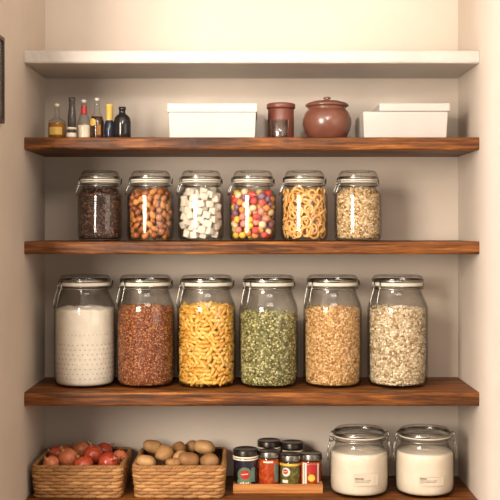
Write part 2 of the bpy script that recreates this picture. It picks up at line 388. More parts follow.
# ---- scattered fillings nobody could count
def rand_rot(n, rng):
    q = rng.normal(size=(n, 4)); q /= np.linalg.norm(q, axis=1)[:, None]
    w, x, y, z = q.T
    return np.stack([np.stack([1-2*(y*y+z*z), 2*(x*y-z*w), 2*(x*z+y*w)], -1), np.stack([2*(x*y+z*w), 1-2*(x*x+z*z), 2*(y*z-x*w)], -1), np.stack([2*(x*z-y*w), 2*(y*z+x*w), 1-2*(x*x+y*y)], -1)], -2)
def fill(name, cx, cy, z0, rin, level, size, spacing, mat, label, cat, flatness=None, heap=.004, sub=0, tang=.0, seed=1, keep_rot=.5):
    rng = np.random.default_rng(seed)
    base_z = .0056
    mb = MB(); zs = np.linspace(base_z, level-max(size), 24)
    core = [(.001, base_z)]+[(max(.002, rin(z)-max(size)*.9), z) for z in zs]+[(.001, level-max(size)*.6)]
    lathe(mb, core, 40)
    bv = np.array([tuple(v) for v in ico(sub)[0]]); bf = np.array(ico(sub)[1])
    C = []
    # wall layer
    z = base_z+size[2]*.5
    tmax = PI*.22
    for layer in (0, 1):
        z = base_z+size[2]*.6
        while z < level+heap*.3:
            r = rin(z)-max(size)*.62-layer*min(size)*.9
            n = int(2*PI*r/spacing)
            a = np.arange(n)*2*PI/n+rng.uniform(0, 1)*2*PI/n*1.0+rng.normal(size=n)*.12*spacing/r
            keep = np.sin(a) < .6
            a = a[keep]; zz = z+rng.normal(size=a.size)*spacing*.22
            rr = r+rng.normal(size=a.size)*min(size)*.12
            rr = np.minimum(rr, [rin(q)-max(size)*.52 for q in zz])
            C.append(np.stack([rr*np.cos(a), rr*np.sin(a), np.maximum(zz, base_z+size[2]*.5)], 1))
            z += spacing*.86
    # top
    for layer in (0, 1):
        rt = rin(level)-max(size)*.7; n = int(PI*rt*rt/(spacing*spacing)*1.1)
        r = rt*np.sqrt(rng.uniform(size=n)); a = rng.uniform(0, 2*PI, n)
        h = level+heap*(np.cos(r/rt*PI*.5))-layer*min(size)*.8+rng.normal(size=n)*min(size)*.25+heap*.6*np.sin(r*90+a)
        C.append(np.stack([r*np.cos(a), r*np.sin(a), h], 1))
    C = np.concatenate(C); n = len(C)
    Rm = rand_rot(n, rng)
    if tang > 0:   # flat pieces tend to lie against the glass
        a = np.arctan2(C[:, 1], C[:, 0]); e = np.stack([np.cos(a), np.sin(a), 0*a], 1)
        u = np.stack([-np.sin(a), np.cos(a), 0*a], 1); w = np.array([0, 0, 1.0])[None].repeat(n, 0)
        th = rng.uniform(0, 2*PI, n)[:, None]
        e2 = e+rng.normal(size=(n, 3))*tang; e2 /= np.linalg.norm(e2, axis=1)[:, None]
        u2 = u*np.cos(th)+w*np.sin(th); u2 -= e2*np.sum(u2*e2, 1)[:, None]; u2 /= np.linalg.norm(u2, axis=1)[:, None]
        w2 = np.cross(e2, u2); Rm = np.stack([u2, w2, e2], -1)
    S = np.array(size)*.5*rng.uniform(.75, 1.15, (n, 1))
    V = np.einsum('nij,nkj->nki', Rm, bv[None]*S[:, None, :])+C[:, None, :]
    rr = np.hypot(V[..., 0], V[..., 1]); zz0, zz1 = np.array([rin(q) for q in np.linspace(0, level+.02, 200)]), np.linspace(0, level+.02, 200)
    lim = np.interp(V[..., 2], zz1, zz0)-.0005
    k = np.minimum(1, lim/np.maximum(rr, 1e-6)); V[..., 0] *= k; V[..., 1] *= k
    V[..., 2] = np.maximum(V[..., 2], base_z)
    V = V.reshape(-1, 3); nb = len(bv)
    Ff = (bf[None]+(np.arange(n)*nb)[:, None, None]).reshape(-1, 3)
    base = len(mb.v)
    allv = np.concatenate([np.array(mb.v), V]); 
    me = bpy.data.meshes.new(name)
    faces = [list(f) for f in mb.f]
    nl = sum(len(f) for f in faces)+len(Ff)*3
    me.vertices.add(len(allv)); me.vertices.foreach_set('co', allv.astype(np.float32).ravel())
    me.loops.add(nl); me.polygons.add(len(faces)+len(Ff))
    li = np.concatenate([np.array([i for f in faces for i in f]), (Ff+base).ravel()]).astype(np.int32)
    me.loops.foreach_set('vertex_index', li)
    lt = np.concatenate([np.array([len(f) for f in faces]), np.full(len(Ff), 3)]); ls = np.concatenate([[0], np.cumsum(lt)[:-1]])
    me.polygons.foreach_set('loop_start', ls.astype(np.int32))
    me.polygons.foreach_set('use_smooth', [True]*len(lt))
    me.update(calc_edges=True); me.validate(); me.materials.append(mat)
    o = bpy.data.objects.new(name, me); COL.objects.link(o); o.location = (cx, cy, z0)
    return tag(o, label, cat, kind='stuff')
def powder(name, cx, cy, z0, rin, level, mat, label, heap=.005, seed=3):
    rnd = random.Random(seed); mb = MB(); seg = 64
    zs = [.0056, .008, .012, .018, .03]+[.03+(level-.034)*i/8 for i in range(1, 9)]
    prof = [(.001, .0056)]+[(rin(z)-.0004, z) for z in zs]
    rt = rin(level)-.0008
    lathe(mb, prof, seg)
    vs = []; rings = 14; ph = [rnd.uniform(0, 6) for _ in range(9)]
    for i in range(rings+1):
        r = rt*(1-i/rings)+.0003
        for k in range(seg):
            a = 2*PI*k/seg; x, y = r*cos(a), r*sin(a)
            h = heap*(.5*sin(x*70+ph[0])*cos(y*60+ph[1])+.28*sin(x*160+ph[2]+y*90)+.2*sin(y*230+ph[3]+x*200))
            h = h*(.35+.65*i/rings)+heap*.7*(1-r/rt)+.001
            vs.append((x, y, level+max(h, -heap*.4)))
    fs = [(i*seg+k, i*seg+(k+1) % seg, (i+1)*seg+(k+1) % seg, (i+1)*seg+k) for i in range(rings) for k in range(seg)]
    mb.add(vs, fs)
    b = (len(prof)-1)*seg; t = len(prof)*seg
    mb.f += [(b+k, b+(k+1) % seg, t+(k+1) % seg, t+k) for k in range(seg)]; mb.mi += [0]*seg
    o = mb.build(name, mat, loc=(cx, cy, z0)); return tag(o, label, 'flour', kind='stuff')

# ---- tall jars on the lower middle shelf
large = [(85, 'flour'), (145.5, 'seeds'), (206.5, 'pasta'), (268.5, 'peas'), (332.5, 'grain'), (397.5, 'oats')]
jl = {
 'flour': 'tall clip-top glass jar holding white flour, leftmost of the tall row',
 'seeds': 'tall clip-top glass jar holding reddish brown seeds',
 'pasta': 'tall clip-top glass jar holding yellow pasta tubes',
 'peas': 'tall clip-top glass jar holding green split peas',
 'grain': 'tall clip-top glass jar holding golden orange grain flakes',
 'oats': 'tall clip-top glass jar holding pale rolled oats, rightmost of the tall row'}
LJ = {}
for i, (px, k) in enumerate(large):
    y = yC+[0, .004, 0, -.003, .002, 0][i]; x = wx(px, y)
    d = list(LR); 
    if k == 'flour': d[0] = .0745
    if k in ('seeds', 'pasta', 'peas', 'grain'): d[0] = .0714
    dt = drows if k in ('flour', 'seeds') else (drows[:5] if k == 'peas' else None)
    LJ[k] = (x, y)+make_jar('storage_jar', (x, y, ZC), tuple(d), jl[k], 'jar', 'tall clip-top jars', rot=[0, .1, -.08, .12, -.05, .04][i], dots=dt)
x, y, r_, f_ = LJ['flour']; powder('flour', x, y, ZC, f_, .186, M['flour'], 'white flour filling the leftmost tall jar', .008)
x, y, r_, f_ = LJ['seeds']; fill('seeds', x, y, ZC, f_, .189, (.0042, .0030, .0026), .0033, M['seed'], 'reddish brown seeds filling the second tall jar', 'seeds', seed=4, sub=0)
x, y, r_, f_ = LJ['peas']; fill('split_peas', x, y, ZC, f_, .174, (.0054, .0054, .0044), .0047, M['pea'], 'green split peas filling the fourth tall jar', 'peas', seed=5, sub=1)
x, y, r_, f_ = LJ['grain']; fill('grain_flakes', x, y, ZC, f_, .186, (.0068, .0052, .0022), .0047, M['grain'], 'golden orange grain flakes filling the fifth tall jar', 'cereal', seed=6, tang=.5)
x, y, r_, f_ = LJ['oats']; fill('rolled_oats', x, y, ZC, f_, .186, (.0088, .0068, .0018), .0057, M['oat'], 'pale rolled oats filling the rightmost tall jar', 'oats', seed=7, tang=.5)

# ---- small jars
small = [(100, .0535, 'coffee'), (150.5, .0565, 'nuts'), (201, .0550, 'sugar'), (252.8, .0565, 'candy'), (304.3, .0565, 'rings'), (358, .0570, 'muesli')]
sl = {
 'coffee': 'small clip-top glass jar holding dark roasted beans, leftmost of the small row',
 'nuts': 'small clip-top glass jar holding whole brown nuts',
 'sugar': 'small clip-top glass jar holding white sugar cubes',
 'candy': 'small clip-top glass jar holding multicoloured candies',
 'rings': 'small clip-top glass jar holding golden ring pasta',
 'muesli': 'small clip-top glass jar holding beige flakes, rightmost of the small row'}
SJ = {}
for i, (px, R, k) in enumerate(small):
    y = yB+[0, .003, -.002, .002, 0, .003][i]; x = wx(px, y); d = list(SR); d[0] = R
    if k == 'coffee': d[2] -= .001; d[6] -= .001
    SJ[k] = (x, y)+make_jar('storage_jar', (x, y, ZB), tuple(d), sl[k], 'jar', 'small clip-top jars', rot=[.05, -.06, .1, 0, -.1, .06][i])
x, y, r_, f_ = SJ['coffee']; fill('coffee_beans', x, y, ZB, f_, .122, (.0060, .0052, .0046), .0050, M['coffee'], 'dark roasted beans filling the leftmost small jar', 'beans', seed=8, sub=1, tang=.3)
x, y, r_, f_ = SJ['muesli']; fill('cereal_flakes', x, y, ZB, f_, .122, (.0074, .0056, .0020), .0050, M['muesli'], 'beige cereal flakes filling the rightmost small jar', 'cereal', seed=9, tang=.6)

# ---- packing of countable pieces (each dropped onto those below it)
def drop_pack(n, r, rin, z0, level, seed, tries=60, keep_front=True):
    rng = np.random.default_rng(seed); P = np.zeros((0, 3)); 
    for i in range(n):
        best = None
        for t in range(tries):
            Rr = rin(min(level, .05))-r-.0004
            if t % 2: rad = Rr
            else: rad = Rr*math.sqrt(rng.uniform())
            a = rng.uniform(0, 2*PI); x, y = rad*cos(a), rad*sin(a)
            z = z0+r
            if len(P):
                d2 = (P[:, 0]-x)**2+(P[:, 1]-y)**2; m = d2 < (2*r)**2
                if m.any(): z = max(z, float(np.max(P[m, 2]+np.sqrt((2*r)**2-d2[m]))))
            if rad > rin(z)-r-.0002: continue
            if best is None or z < best[2]: best = (x, y, z)
        if best is None or best[2]+r > level+.004: continue
        P = np.vstack([P, best])
    return P
def first_and_copies(meshname, mesh, items, name, label, cat, group):
    """items: list of (loc, quaternion, scale)"""
    out = []; o = None
    for loc, q, sc in items:
        if o is None: c = o = bpy.data.objects.new(name, mesh)
        else: c = o.copy()
        COL.objects.link(c)
        c.rotation_mode = 'QUATERNION'; c.location = loc; c.rotation_quaternion = q; c.scale = sc
        tag(c, label, cat, group); out.append(c)
    return out
def rq(rng=random): 
    q = Quaternion((rng.gauss(0, 1), rng.gauss(0, 1), rng.gauss(0, 1), rng.gauss(0, 1))); q.normalize(); return q
def seen(P, level, r): return [p for p in P if p[1] < .022 or p[2] > level-3.2*r]

def almond_mesh():
    mb = MB(); prof = []; L = .0125
    for i in range(13):
        t = i/12; z = -L+2*L*t; r = .0078*(sin(PI*t**.8)**.75 if 0 < t < 1 else 0)+.0002; prof.append((r, z))
    lathe(mb, prof, 16); mb.v = [(x, y*.68, z) for x, y, z in mb.v]
    return mb.mesh('almond', M['almond'])
def hazel_mesh():
    mb = MB(); prof = []
    for i in range(13):
        t = i/12; a = PI*t; r = .0094*sin(a)*(1-.12*t)+.0002; z = -.0094*cos(a)*(1+(.14 if t > .8 else 0)); prof.append((r, z))
    lathe(mb, prof, 18); return mb.mesh('hazelnut', M['hazel'])
x, y, root, f_ = SJ['nuts']; P = seen(drop_pack(250, .0083, f_, .0056, .127, 21), .127, .009)
rnd = random.Random(5); A = []; Hn = []
for p in P:
    loc = (x+p[0], y+p[1], ZB+p[2])
    if rnd.random() < .6:
        a = math.atan2(p[1], p[0])
        # long axis lies in the plane of the glass
        e = Vector((cos(a), sin(a), 0)); u = Vector((-sin(a), cos(a), 0)); th = rnd.uniform(0, PI)
        zz = (u*cos(th)+Vector((0, 0, 1))*sin(th)).normalized(); yy = e; xx = yy.cross(zz)
        q = Matrix((xx, yy, zz)).transposed().to_quaternion()
        s = rnd.uniform(.82, .98); A.append((loc, q, (s, s, s)))
    else:
        s = rnd.uniform(.78, .96); Hn.append((loc, rq(rnd), (s, s, s)))
first_and_copies('almond', almond_mesh(), A, 'almond', 'brown elongated nut packed inside the second small jar', 'nut', 'almonds in the nut jar')
first_and_copies('hazelnut', hazel_mesh(), Hn, 'hazelnut', 'round brown nut packed inside the second small jar', 'nut', 'hazelnuts in the nut jar')

def cube_mesh():
    mb = MB(); s = .0078; b = .0013; vs = []
    import itertools
    # rounded cube from a subdivided cube
    n = 6
    def face(o, u, v):
        vs = []; 
        for i in range(n+1):
            for j in range(n+1):
                p = Vector(o)+Vector(u)*(i/n)+Vector(v)*(j/n)
                c = Vector([max(-s+b, min(s-b, q)) for q in p]); d = p-c
                vs.append(c+d.normalized()*b if d.length > 1e-9 else p)
        fs = [(i*(n+1)+j, (i+1)*(n+1)+j, (i+1)*(n+1)+j+1, i*(n+1)+j+1) for i in range(n) for j in range(n)]
        mb.add(vs, fs)
    S = 2*s
    face((-s, -s, s), (S, 0, 0), (0, S, 0)); face((-s, s, -s), (S, 0, 0), (0, -S, 0)); face((-s, -s, -s), (S, 0, 0), (0, 0, S))
    face((s, s, -s), (-S, 0, 0), (0, 0, S)); face((-s, s, -s), (0, -S, 0), (0, 0, S)); face((s, -s, -s), (0, S, 0), (0, 0, S))
    return mb.mesh('sugar_cube', M['cube'], smooth=False)
x, y, root, f_ = SJ['sugar']; P = seen(drop_pack(150, .0100, f_, .0056, .128, 22), .128, .0100); rnd = random.Random(6); A = []
for p in P:
    a = math.atan2(p[1], p[0]); q = Euler((rnd.uniform(-.35, .35), rnd.uniform(-.35, .35), a+PI/2+rnd.uniform(-.5, .5))).to_quaternion()
    s = rnd.uniform(.96, 1.06); A.append(((x+p[0]*.97, y+p[1]*.97, ZB+p[2]), q, (s, s, s)))
first_and_copies('sugar_cube', cube_mesh(), A, 'sugar_cube', 'white sugar cube heaped inside the third small jar', 'sugar cube', 'sugar cubes in the jar')

x, y, root, f_ = SJ['candy']; P = seen(drop_pack(290, .0084, f_, .0056, .123, 23), .123, .0086); rnd = random.Random(8)
by = {}
for p in P:
    k = rnd.choices(['yellow', 'red', 'orange', 'purple', 'pink', 'cream'], [28, 18, 15, 12, 14, 14])[0]
    by.setdefault(k, []).append(((x+p[0], y+p[1], ZB+p[2]), rq(rnd), (1, 1, 1)))
def candy_mesh(k):
    mb = MB(); v, f = ico(2); vs = []
    for p in v:
        a = math.atan2(p.y, p.x); r = 1+.05*cos(8*a)*(1-abs(p.z)); vs.append((p.x*.0089*r, p.y*.0089*r, p.z*.0077))
    mb.add(vs, f); return mb.mesh('candy_'+k, M['candy_'+k])
for k, its in by.items():
    first_and_copies('candy', candy_mesh(k), its, 'candy', '%s round sugary candy inside the fourth small jar' % k, 'candy', '%s candies in the jar' % k)

def ring_mesh(R, r):
    mb = MB(); n = 28; pts = circ(R, 0, n); seg = 8; vs = []
    for i in range(n):
        a = 2*PI*i/n
        for k in range(seg):
            q = 2*PI*k/seg; rr = r*(1+.12*cos(7*a+q)); vs.append(((R+rr*cos(q))*cos(a), (R+rr*cos(q))*sin(a), rr*sin(q)))
    fs = [(i*seg+k, ((i+1) % n)*seg+k, ((i+1) % n)*seg+(k+1) % seg, i*seg+(k+1) % seg) for i in range(n) for k in range(seg)]
    mb.add(vs, fs); return mb.mesh('pasta_ring', M['ring'])
x, y, root, f_ = SJ['rings']; rnd = random.Random(9)
groups = [[], [], []]
level = .121
for layer, (dr, step, n0) in enumerate(((.0045, .0135, 13), (.0115, .0120, 12), (.020, .014, 9))):
    z = .0056+.013; row = 0
    while z < level-.006:
        R = f_(z)-dr; n = n0
        for k in range(n):
            a = 2*PI*(k+.5*(row % 2))/n+rnd.uniform(-.12, .12)
            if sin(a) > .4: continue
            e = Vector((cos(a), sin(a), 0)); 
            nrm = (e*1.0+Vector((rnd.gauss(0, 1), rnd.gauss(0, 1), rnd.gauss(0, 1)))*(.22 if layer == 0 else .5)).normalized()
            if nrm.dot(e) < .9 and layer == 0: nrm = (nrm+e).normalized()
            q = nrm.to_track_quat('Z', 'Y'); g = rnd.randrange(3)
            zz = max(z+rnd.uniform(-.004, .004), .0056+.0135)
            loc = e*(R-(.0015 if g == 0 else 0)-.0025*abs(rnd.gauss(0, 1)) )+Vector((x, y, ZB+zz)); groups[g].append((loc, q, (1, 1, 1)))
        z += step; row += 1
for k in range(26):    # loose rings lying on top
    r = .030*math.sqrt(rnd.random()); a = rnd.uniform(0, 2*PI)
    q = Euler((rnd.uniform(-.7, .7), rnd.uniform(-.7, .7), 0)).to_quaternion()
    groups[k % 3].append(((x+r*cos(a), y+r*sin(a), ZB+level-.002-.004*(k % 3)), q, (1, 1, 1)))
for g, (R, r, w) in zip(groups, ((.0122, .0021, 'wide'), (.0096, .0021, 'medium'), (.0064, .0021, 'small'))):
    first_and_copies('ring', ring_mesh(R, r*1.25), g, 'pasta_ring', '%s golden pasta ring packed inside the fifth small jar' % w, 'pasta', '%s pasta rings in the jar' % w)

# ---- pasta tubes: 300 against the glass and on top, the rest one heap
def tube_piece(L, r):
    mb = MB(); seg = 10; vs = []
    for s in (-1, 1):
        for rr in (r, r*.62):
            for k in range(seg):
                q = 2*PI*k/seg; vs.append((rr*cos(q), rr*sin(q), s*L/2+rr*cos(q)*.8))
    fs = []
    for k in range(seg):
        l = (k+1) % seg
        fs += [(k, l, 2*seg+l, 2*seg+k), (seg+l, seg+k, 3*seg+k, 3*seg+l), (l, k, seg+k, seg+l), (2*seg+k, 2*seg+l, 3*seg+l, 3*seg+k)]
    mb.add(vs, fs); return mb
x, y, root, f_ = LJ['pasta']; rnd = random.Random(10); level = .187
pm = tube_piece(.0175, .0042); items = []; rest = []
def tang_item(a, z, dr, th):
    e = Vector((cos(a), sin(a), 0)); u = Vector((-sin(a), cos(a), 0))
    ax = (u*cos(th)+Vector((0, 0, 1))*sin(th)).normalized(); ax = (ax+e*rnd.gauss(0, .10)).normalized()
    R = f_(z)-.0046-.0016*abs(cos(th))-dr
    return (e*R+Vector((x, y, ZC+z)), ax.to_track_quat('Z', 'Y'), (1, 1, 1))
z = .0056+.008; row = 0
pts = []
while z < level:
    n = 15
    for k in range(n):
        a = -PI/2+(k-(n-1)/2+.5*(row % 2))*.215+rnd.uniform(-.04, .04)
        pts.append((a, z+rnd.uniform(-.0015, .0015)))
    z += .0098; row += 1
for i, (a, z) in enumerate(pts):
    z = max(z, .014); items.append(tang_item(a, z, abs(rnd.gauss(0, .0008)), rnd.uniform(-.9, .9) if rnd.random() < .75 else rnd.uniform(0, PI)))
while len(items) < 300:
    r = .062*math.sqrt(rnd.random()); a = rnd.uniform(-PI, 0)
    ax = Vector((rnd.gauss(0, 1), rnd.gauss(0, 1), rnd.gauss(0, .45))).normalized()
    items.append((Vector((x+r*cos(a), y+r*sin(a), ZC+level+.002+.006*cos(r*22)+rnd.uniform(-.002, .003))), ax.to_track_quat('Z', 'Y'), (1, 1, 1)))
items = items[:300]
for layer in (1, 2):
    z = .014
    while z < level-.004:
        for k in range(26):
            a = 2*PI*k/26+rnd.uniform(-.1, .1); 
            it = tang_item(a, z, .0072*layer+rnd.uniform(0, .002), rnd.uniform(0, PI)); rest.append(it)
        z += .0105
z = .014
while z < level:
    for k in range(13):
        a = .12+2.9*k/12+rnd.uniform(-.05, .05); rest.append(tang_item(a, z, 0, rnd.uniform(-.7, .7)))
    z += .0105
for k in range(150):
    r = .060*math.sqrt(rnd.random()); a = rnd.uniform(-PI, PI)
    ax = Vector((rnd.gauss(0, 1), rnd.gauss(0, 1), rnd.gauss(0, .3))).normalized()
    rest.append((Vector((x+r*cos(a), y+r*sin(a), ZC+level-.006*(k % 2)+.004*cos(r*22))), ax.to_track_quat('Z', 'Y'), (1, 1, 1)))
first_and_copies('penne', pm.mesh('pasta_tube', M['penne']), items, 'pasta_tube', 'yellow pasta tube pressed against the glass inside the third tall jar', 'pasta', 'pasta tubes in the jar')
hb = MB(); core = [(.001, .006)]+[(f_(q)-.022, q) for q in np.linspace(.006, level-.012, 10)]+[(.001, level-.012)]; lathe(hb, core, 32)
for loc, q, s in rest:
    mt = q.to_matrix(); hb.add([mt @ Vector(v)+loc-Vector((x, y, ZC)) for v in pm.v], pm.f)
o = hb.build('pasta_heap', M['penne_i'], loc=(x, y, ZC)); tag(o, 'yellow pasta tubes massed deep inside the third tall jar', 'pasta', kind='stuff')

# ---- bottom shelf jars
for px, lab, seed, rr in ((359, 'wide clip-top glass jar of cream powder standing beside the small preserve jars', 1, 0), (424.5, 'wide clip-top glass jar of cream powder, nearest the right wall', 2, 0)):
    x = wx(px, yD)
    r0, f_ = make_jar('storage_jar', (x, yD, ZD), BR, lab, 'jar', 'wide clip-top jars', rot=0, front_coils=True)
    powder('powder', x, yD, ZD, f_, .100, M['sugar'], 'cream powder filling the wide jar '+('beside the small preserve jars' if seed == 1 else 'nearest the right wall'), .0025, seed)['category'] = 'powder'
    R = BR[0]; ac = -PI/2+.02
    mb = MB(); zc = .046
    u0 = -.021 if seed == 1 else -.026
    wrap_patch(mb, R, ac, zc, rect_poly(u0, u0+.060, -.014, .014 if seed == 1 else .006)); 
    lb = mb.build('paper_label', M['label'], r0, False); lb['label'] = 'small pale label with faint grey print'
    mb = MB(); rnd = random.Random(seed)
    u = u0+.003
    for k in range(8 if seed == 1 else 6):   # bold illegible word on the first line
        wd = rnd.uniform(.0014, .0022); wrap_patch(mb, R+.0003, ac, zc+.0010, rect_poly(u, u+wd, 0, .0030 if k % 3 else .0038, 2)); u += wd+.0007
    for row, (zz, n) in enumerate(((-.0025, 24), (-.0060, 20))):
        u = u0+.003
        for k in range(n):
            wd = rnd.uniform(.0008, .0016); wrap_patch(mb, R+.0003, ac, zc+zz, rect_poly(u, u+wd, 0, .0009, 2)); u += wd+.0005
    mb.build('print', M['ink'], lb)

# ------------------------------------------------------------------ baskets
def rrect(x0, x1, y0, y1, r, n):
    """n points evenly along a rounded rectangle, with outward normals"""
    segs = []; pts = []
    W = x1-x0-2*r; D = y1-y0-2*r; L = 2*(W+D)+2*PI*r
    for k in range(n):
        s = L*k/n
        if s < W: pts.append(((x0+r+s, y0), (0, -1))); continue
        s -= W
        if s < PI*r/2: a = -PI/2+s/r; pts.append(((x1-r+r*cos(a), y0+r+r*sin(a)), (cos(a), sin(a)))); continue
        s -= PI*r/2
        if s < D: pts.append(((x1, y0+r+s), (1, 0))); continue
        s -= D
        if s < PI*r/2: a = s/r; pts.append(((x1-r+r*cos(a), y1-r+r*sin(a)), (cos(a), sin(a)))); continue
        s -= PI*r/2
        if s < W: pts.append(((x1-r-s, y1), (0, 1))); continue
        s -= W
        if s < PI*r/2: a = PI/2+s/r; pts.append(((x0+r+r*cos(a), y1-r+r*sin(a)), (cos(a), sin(a)))); continue
        s -= PI*r/2
        if s < D: pts.append(((x0, y1-r-s), (-1, 0))); continue
        s -= D; a = PI+s/r; pts.append(((x0+r+r*cos(a), y0+r+r*sin(a)), (cos(a), sin(a))))
    return pts
def basket(label, x0, x1, y0, y1, h, seed):
    cx, cy = (x0+x1)/2, (y0+y1)/2; W, D = (x1-x0)/2, (y1-y0)/2
    root = empty('wicker_basket', (cx, cy, ZD), label, 'basket', 'woven baskets')
    rnd = random.Random(seed); mb = MB(); rows = 9; rr = (h-.008)/rows
    stakes = 46
    for r_ in range(rows):
        z = rr*(r_+.55); t = r_/(rows-1); k = .955+.045*t; n = stakes*6
        w = W*k-.006; d = D*k-.006
        P = rrect(-w, w, -d, d, .016, n)
        # short overlapping strands: each passes over two stakes
        step = 12; off = 6*(r_ % 2)+rnd.randrange(-1, 2)
        for s in range(0, n, step):
            pts = []; ra = []
            for q in range(-1, step+2):
                (px, py), (nx, ny) = P[(s+off+q) % n]; u = q/step
                b = .0026*sin(PI*min(1, max(0, u)))-.0008
                pts.append((px+nx*b, py+ny*b, z+rnd.uniform(-.0003, .0003)+.0005*sin(u*PI+s)))
                ra.append((.0042+.0009*sin(PI*min(1, max(0, u))))*rnd.uniform(.93, 1.05))
            tube(mb, pts, ra, 7)
    mb.build('woven_side', M['reed'], root)
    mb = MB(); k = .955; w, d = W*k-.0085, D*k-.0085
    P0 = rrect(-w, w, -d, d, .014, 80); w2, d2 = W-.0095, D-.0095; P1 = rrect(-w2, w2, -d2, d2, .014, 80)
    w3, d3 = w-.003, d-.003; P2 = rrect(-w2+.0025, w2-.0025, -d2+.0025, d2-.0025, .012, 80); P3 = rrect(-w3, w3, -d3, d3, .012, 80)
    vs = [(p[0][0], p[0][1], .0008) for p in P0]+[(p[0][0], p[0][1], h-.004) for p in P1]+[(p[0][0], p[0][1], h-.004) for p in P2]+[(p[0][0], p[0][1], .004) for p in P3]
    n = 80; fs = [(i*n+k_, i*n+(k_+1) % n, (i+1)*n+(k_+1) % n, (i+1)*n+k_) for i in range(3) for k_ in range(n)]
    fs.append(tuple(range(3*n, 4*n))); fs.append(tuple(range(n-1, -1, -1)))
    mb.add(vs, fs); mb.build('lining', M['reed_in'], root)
    # braided rim: three strands twisting round the edge
    mb = MB(); n = 360; P = rrect(-W+.0065, W-.0065, -D+.0065, D-.0065, .016, n)
    for s in range(3):
        pts = []
        for k_ in range(n):
            (px, py), (nx, ny) = P[k_]; a = 2*PI*(k_*30/n)+2*PI*s/3
            pts.append((px+nx*.0030*cos(a), py+ny*.0030*cos(a), h-.0055+.0030*sin(a)))
        tube(mb, pts, .0030, 7, True)
    mb.build('rim', M['reed'], root)
    return root
bx = [(-.516, -.296), (-.279, -.056)]
basket('woven reed basket filled with onions beside the left wall', bx[0][0], bx[0][1], .018, .236, .0785, 1)
basket('woven reed basket filled with potatoes, in the middle of the shelf', bx[1][0], bx[1][1], .018, .236, .0785, 2)

def potato_mesh(seed):
    rnd = random.Random(seed); mb = MB(); v, f = ico(3); vs = []
    ph = [rnd.uniform(0, 6) for _ in range(6)]
    eyes = [Vector((rnd.gauss(0, 1), rnd.gauss(0, 1), rnd.gauss(0, 1))).normalized() for _ in range(7)]
    for p in v:
        r = 1+.05*sin(2.2*p.x*2+ph[0])+.05*sin(3*p.y+ph[1])+.04*sin(3*p.z+ph[2]+p.x*2)
        for e in eyes:
            d = (p-e).length
            if d < .22: r -= .06*(1-d/.22)
        vs.append((p.x*.0275*r, p.y*.0215*r, p.z*.0195*r))
    mb.add(vs, f); return mb.mesh('potato', M['potato'])
PM = [potato_mesh(k) for k in range(4)]
def at_z(px, py, y): return Vector((wx(px, y), y, wz(py, y)))
# seen potatoes: column, row, depth, size, turn
pot = [(153, 446.5, .185, .98, .2, 'pale oval potato at the back left corner of the potato basket'),
 (164.6, 453.5, .115, 1.0, .9, 'large oval potato heaped left of centre in the potato basket'),
 (146.5, 462, .062, .92, .1, 'rounded potato at the front left corner of the potato basket'),
 (178.5, 448, .170, .84, 1.3, 'small dark potato at the back centre of the potato basket'),
 (189, 459.5, .066, 1.02, .35, 'long potato lying at the front centre of the potato basket'),
 (191.5, 446.5, .205, .80, .2, 'dim potato at the very back of the basket right of centre'),
 (204.5, 447.5, .165, 1.02, -.1, 'large round potato standing highest at the back right of basket'),
 (210, 460.5, .070, .98, -.5, 'oval potato at the front right corner of the potato basket'),
 (173.5, 463, .058, .72, .5, 'small potato low at the front between two larger ones'),
 (180.5, 456, .118, .74, .4, 'small potato wedged in the middle of the potato basket')]
for i, (px, py, y, s, rz, lab) in enumerate(pot):
    o = bpy.data.objects.new('potato', PM[i % 4]); COL.objects.link(o); o.location = at_z(px, py, y); o.rotation_euler = (.2*sin(i*2), .25*cos(i*3), rz); s *= .95; o.scale = (s, s, s)
    tag(o, lab, 'potato', 'potatoes in the basket')
# lower layer of potatoes that carries the heap
k = 0
for yy in (.062, .127, .190):
    for xx in (-.230, -.188, -.146, -.104):
        o = bpy.data.objects.new('potato', PM[k % 4]); COL.objects.link(o); o.location = (xx, yy, ZD+.0205); o.rotation_euler = (0, 0, .5+k*1.3 if k % 2 else 1.57); s = .80; o.scale = (s*.9, s*.9, s)
        tag(o, 'potato at the bottom of the potato basket under the others', 'potato', 'buried potatoes'); k += 1
def onion_mesh():
    mb = MB(); prof = [(.0004, -.0215), (.003, -.021)]
    for i in range(1, 15):
        t = i/15; a = PI*t; r = .0235*sin(a)**.82; z = -.0205*cos(a); prof.append((r, z))
    prof += [(.0055, .0212), (.0028, .0240), (.0020, .0265), (.0004, .027)]
    prof = [p for i, p in enumerate(prof)]
    lathe(mb, prof, 28); return mb.mesh('onion', M['onion'])
def stem_mesh():
    mb = MB()
    tube(mb, [(0, 0, .024), (.0008, 0, .028), (.0025, .001, .032), (.0045, .001, .036)], [.0030, .0022, .0014, .0005], 7)
    for a in (0, 2, 4): tube(mb, [(0, 0, .0235), (.0025*cos(a), .0025*sin(a), .0275), (.005*cos(a), .005*sin(a), .031)], [.0024, .0014, .0004], 6)
    return mb.mesh('stem', M['stem'])
def root_mesh():
    mb = MB(); rnd = random.Random(3)
    for k in range(12):
        a = 2*PI*k/12; tube(mb, [(.002*cos(a), .002*sin(a), -.0205), (.004*cos(a), .004*sin(a), -.0245), (.0055*cos(a+.3), .0055*sin(a+.3), -.0262)], [.0005, .0004, .0002], 5)
    return mb.mesh('root', M['stem'])
OM, SM, RM = onion_mesh(), stem_mesh(), root_mesh()
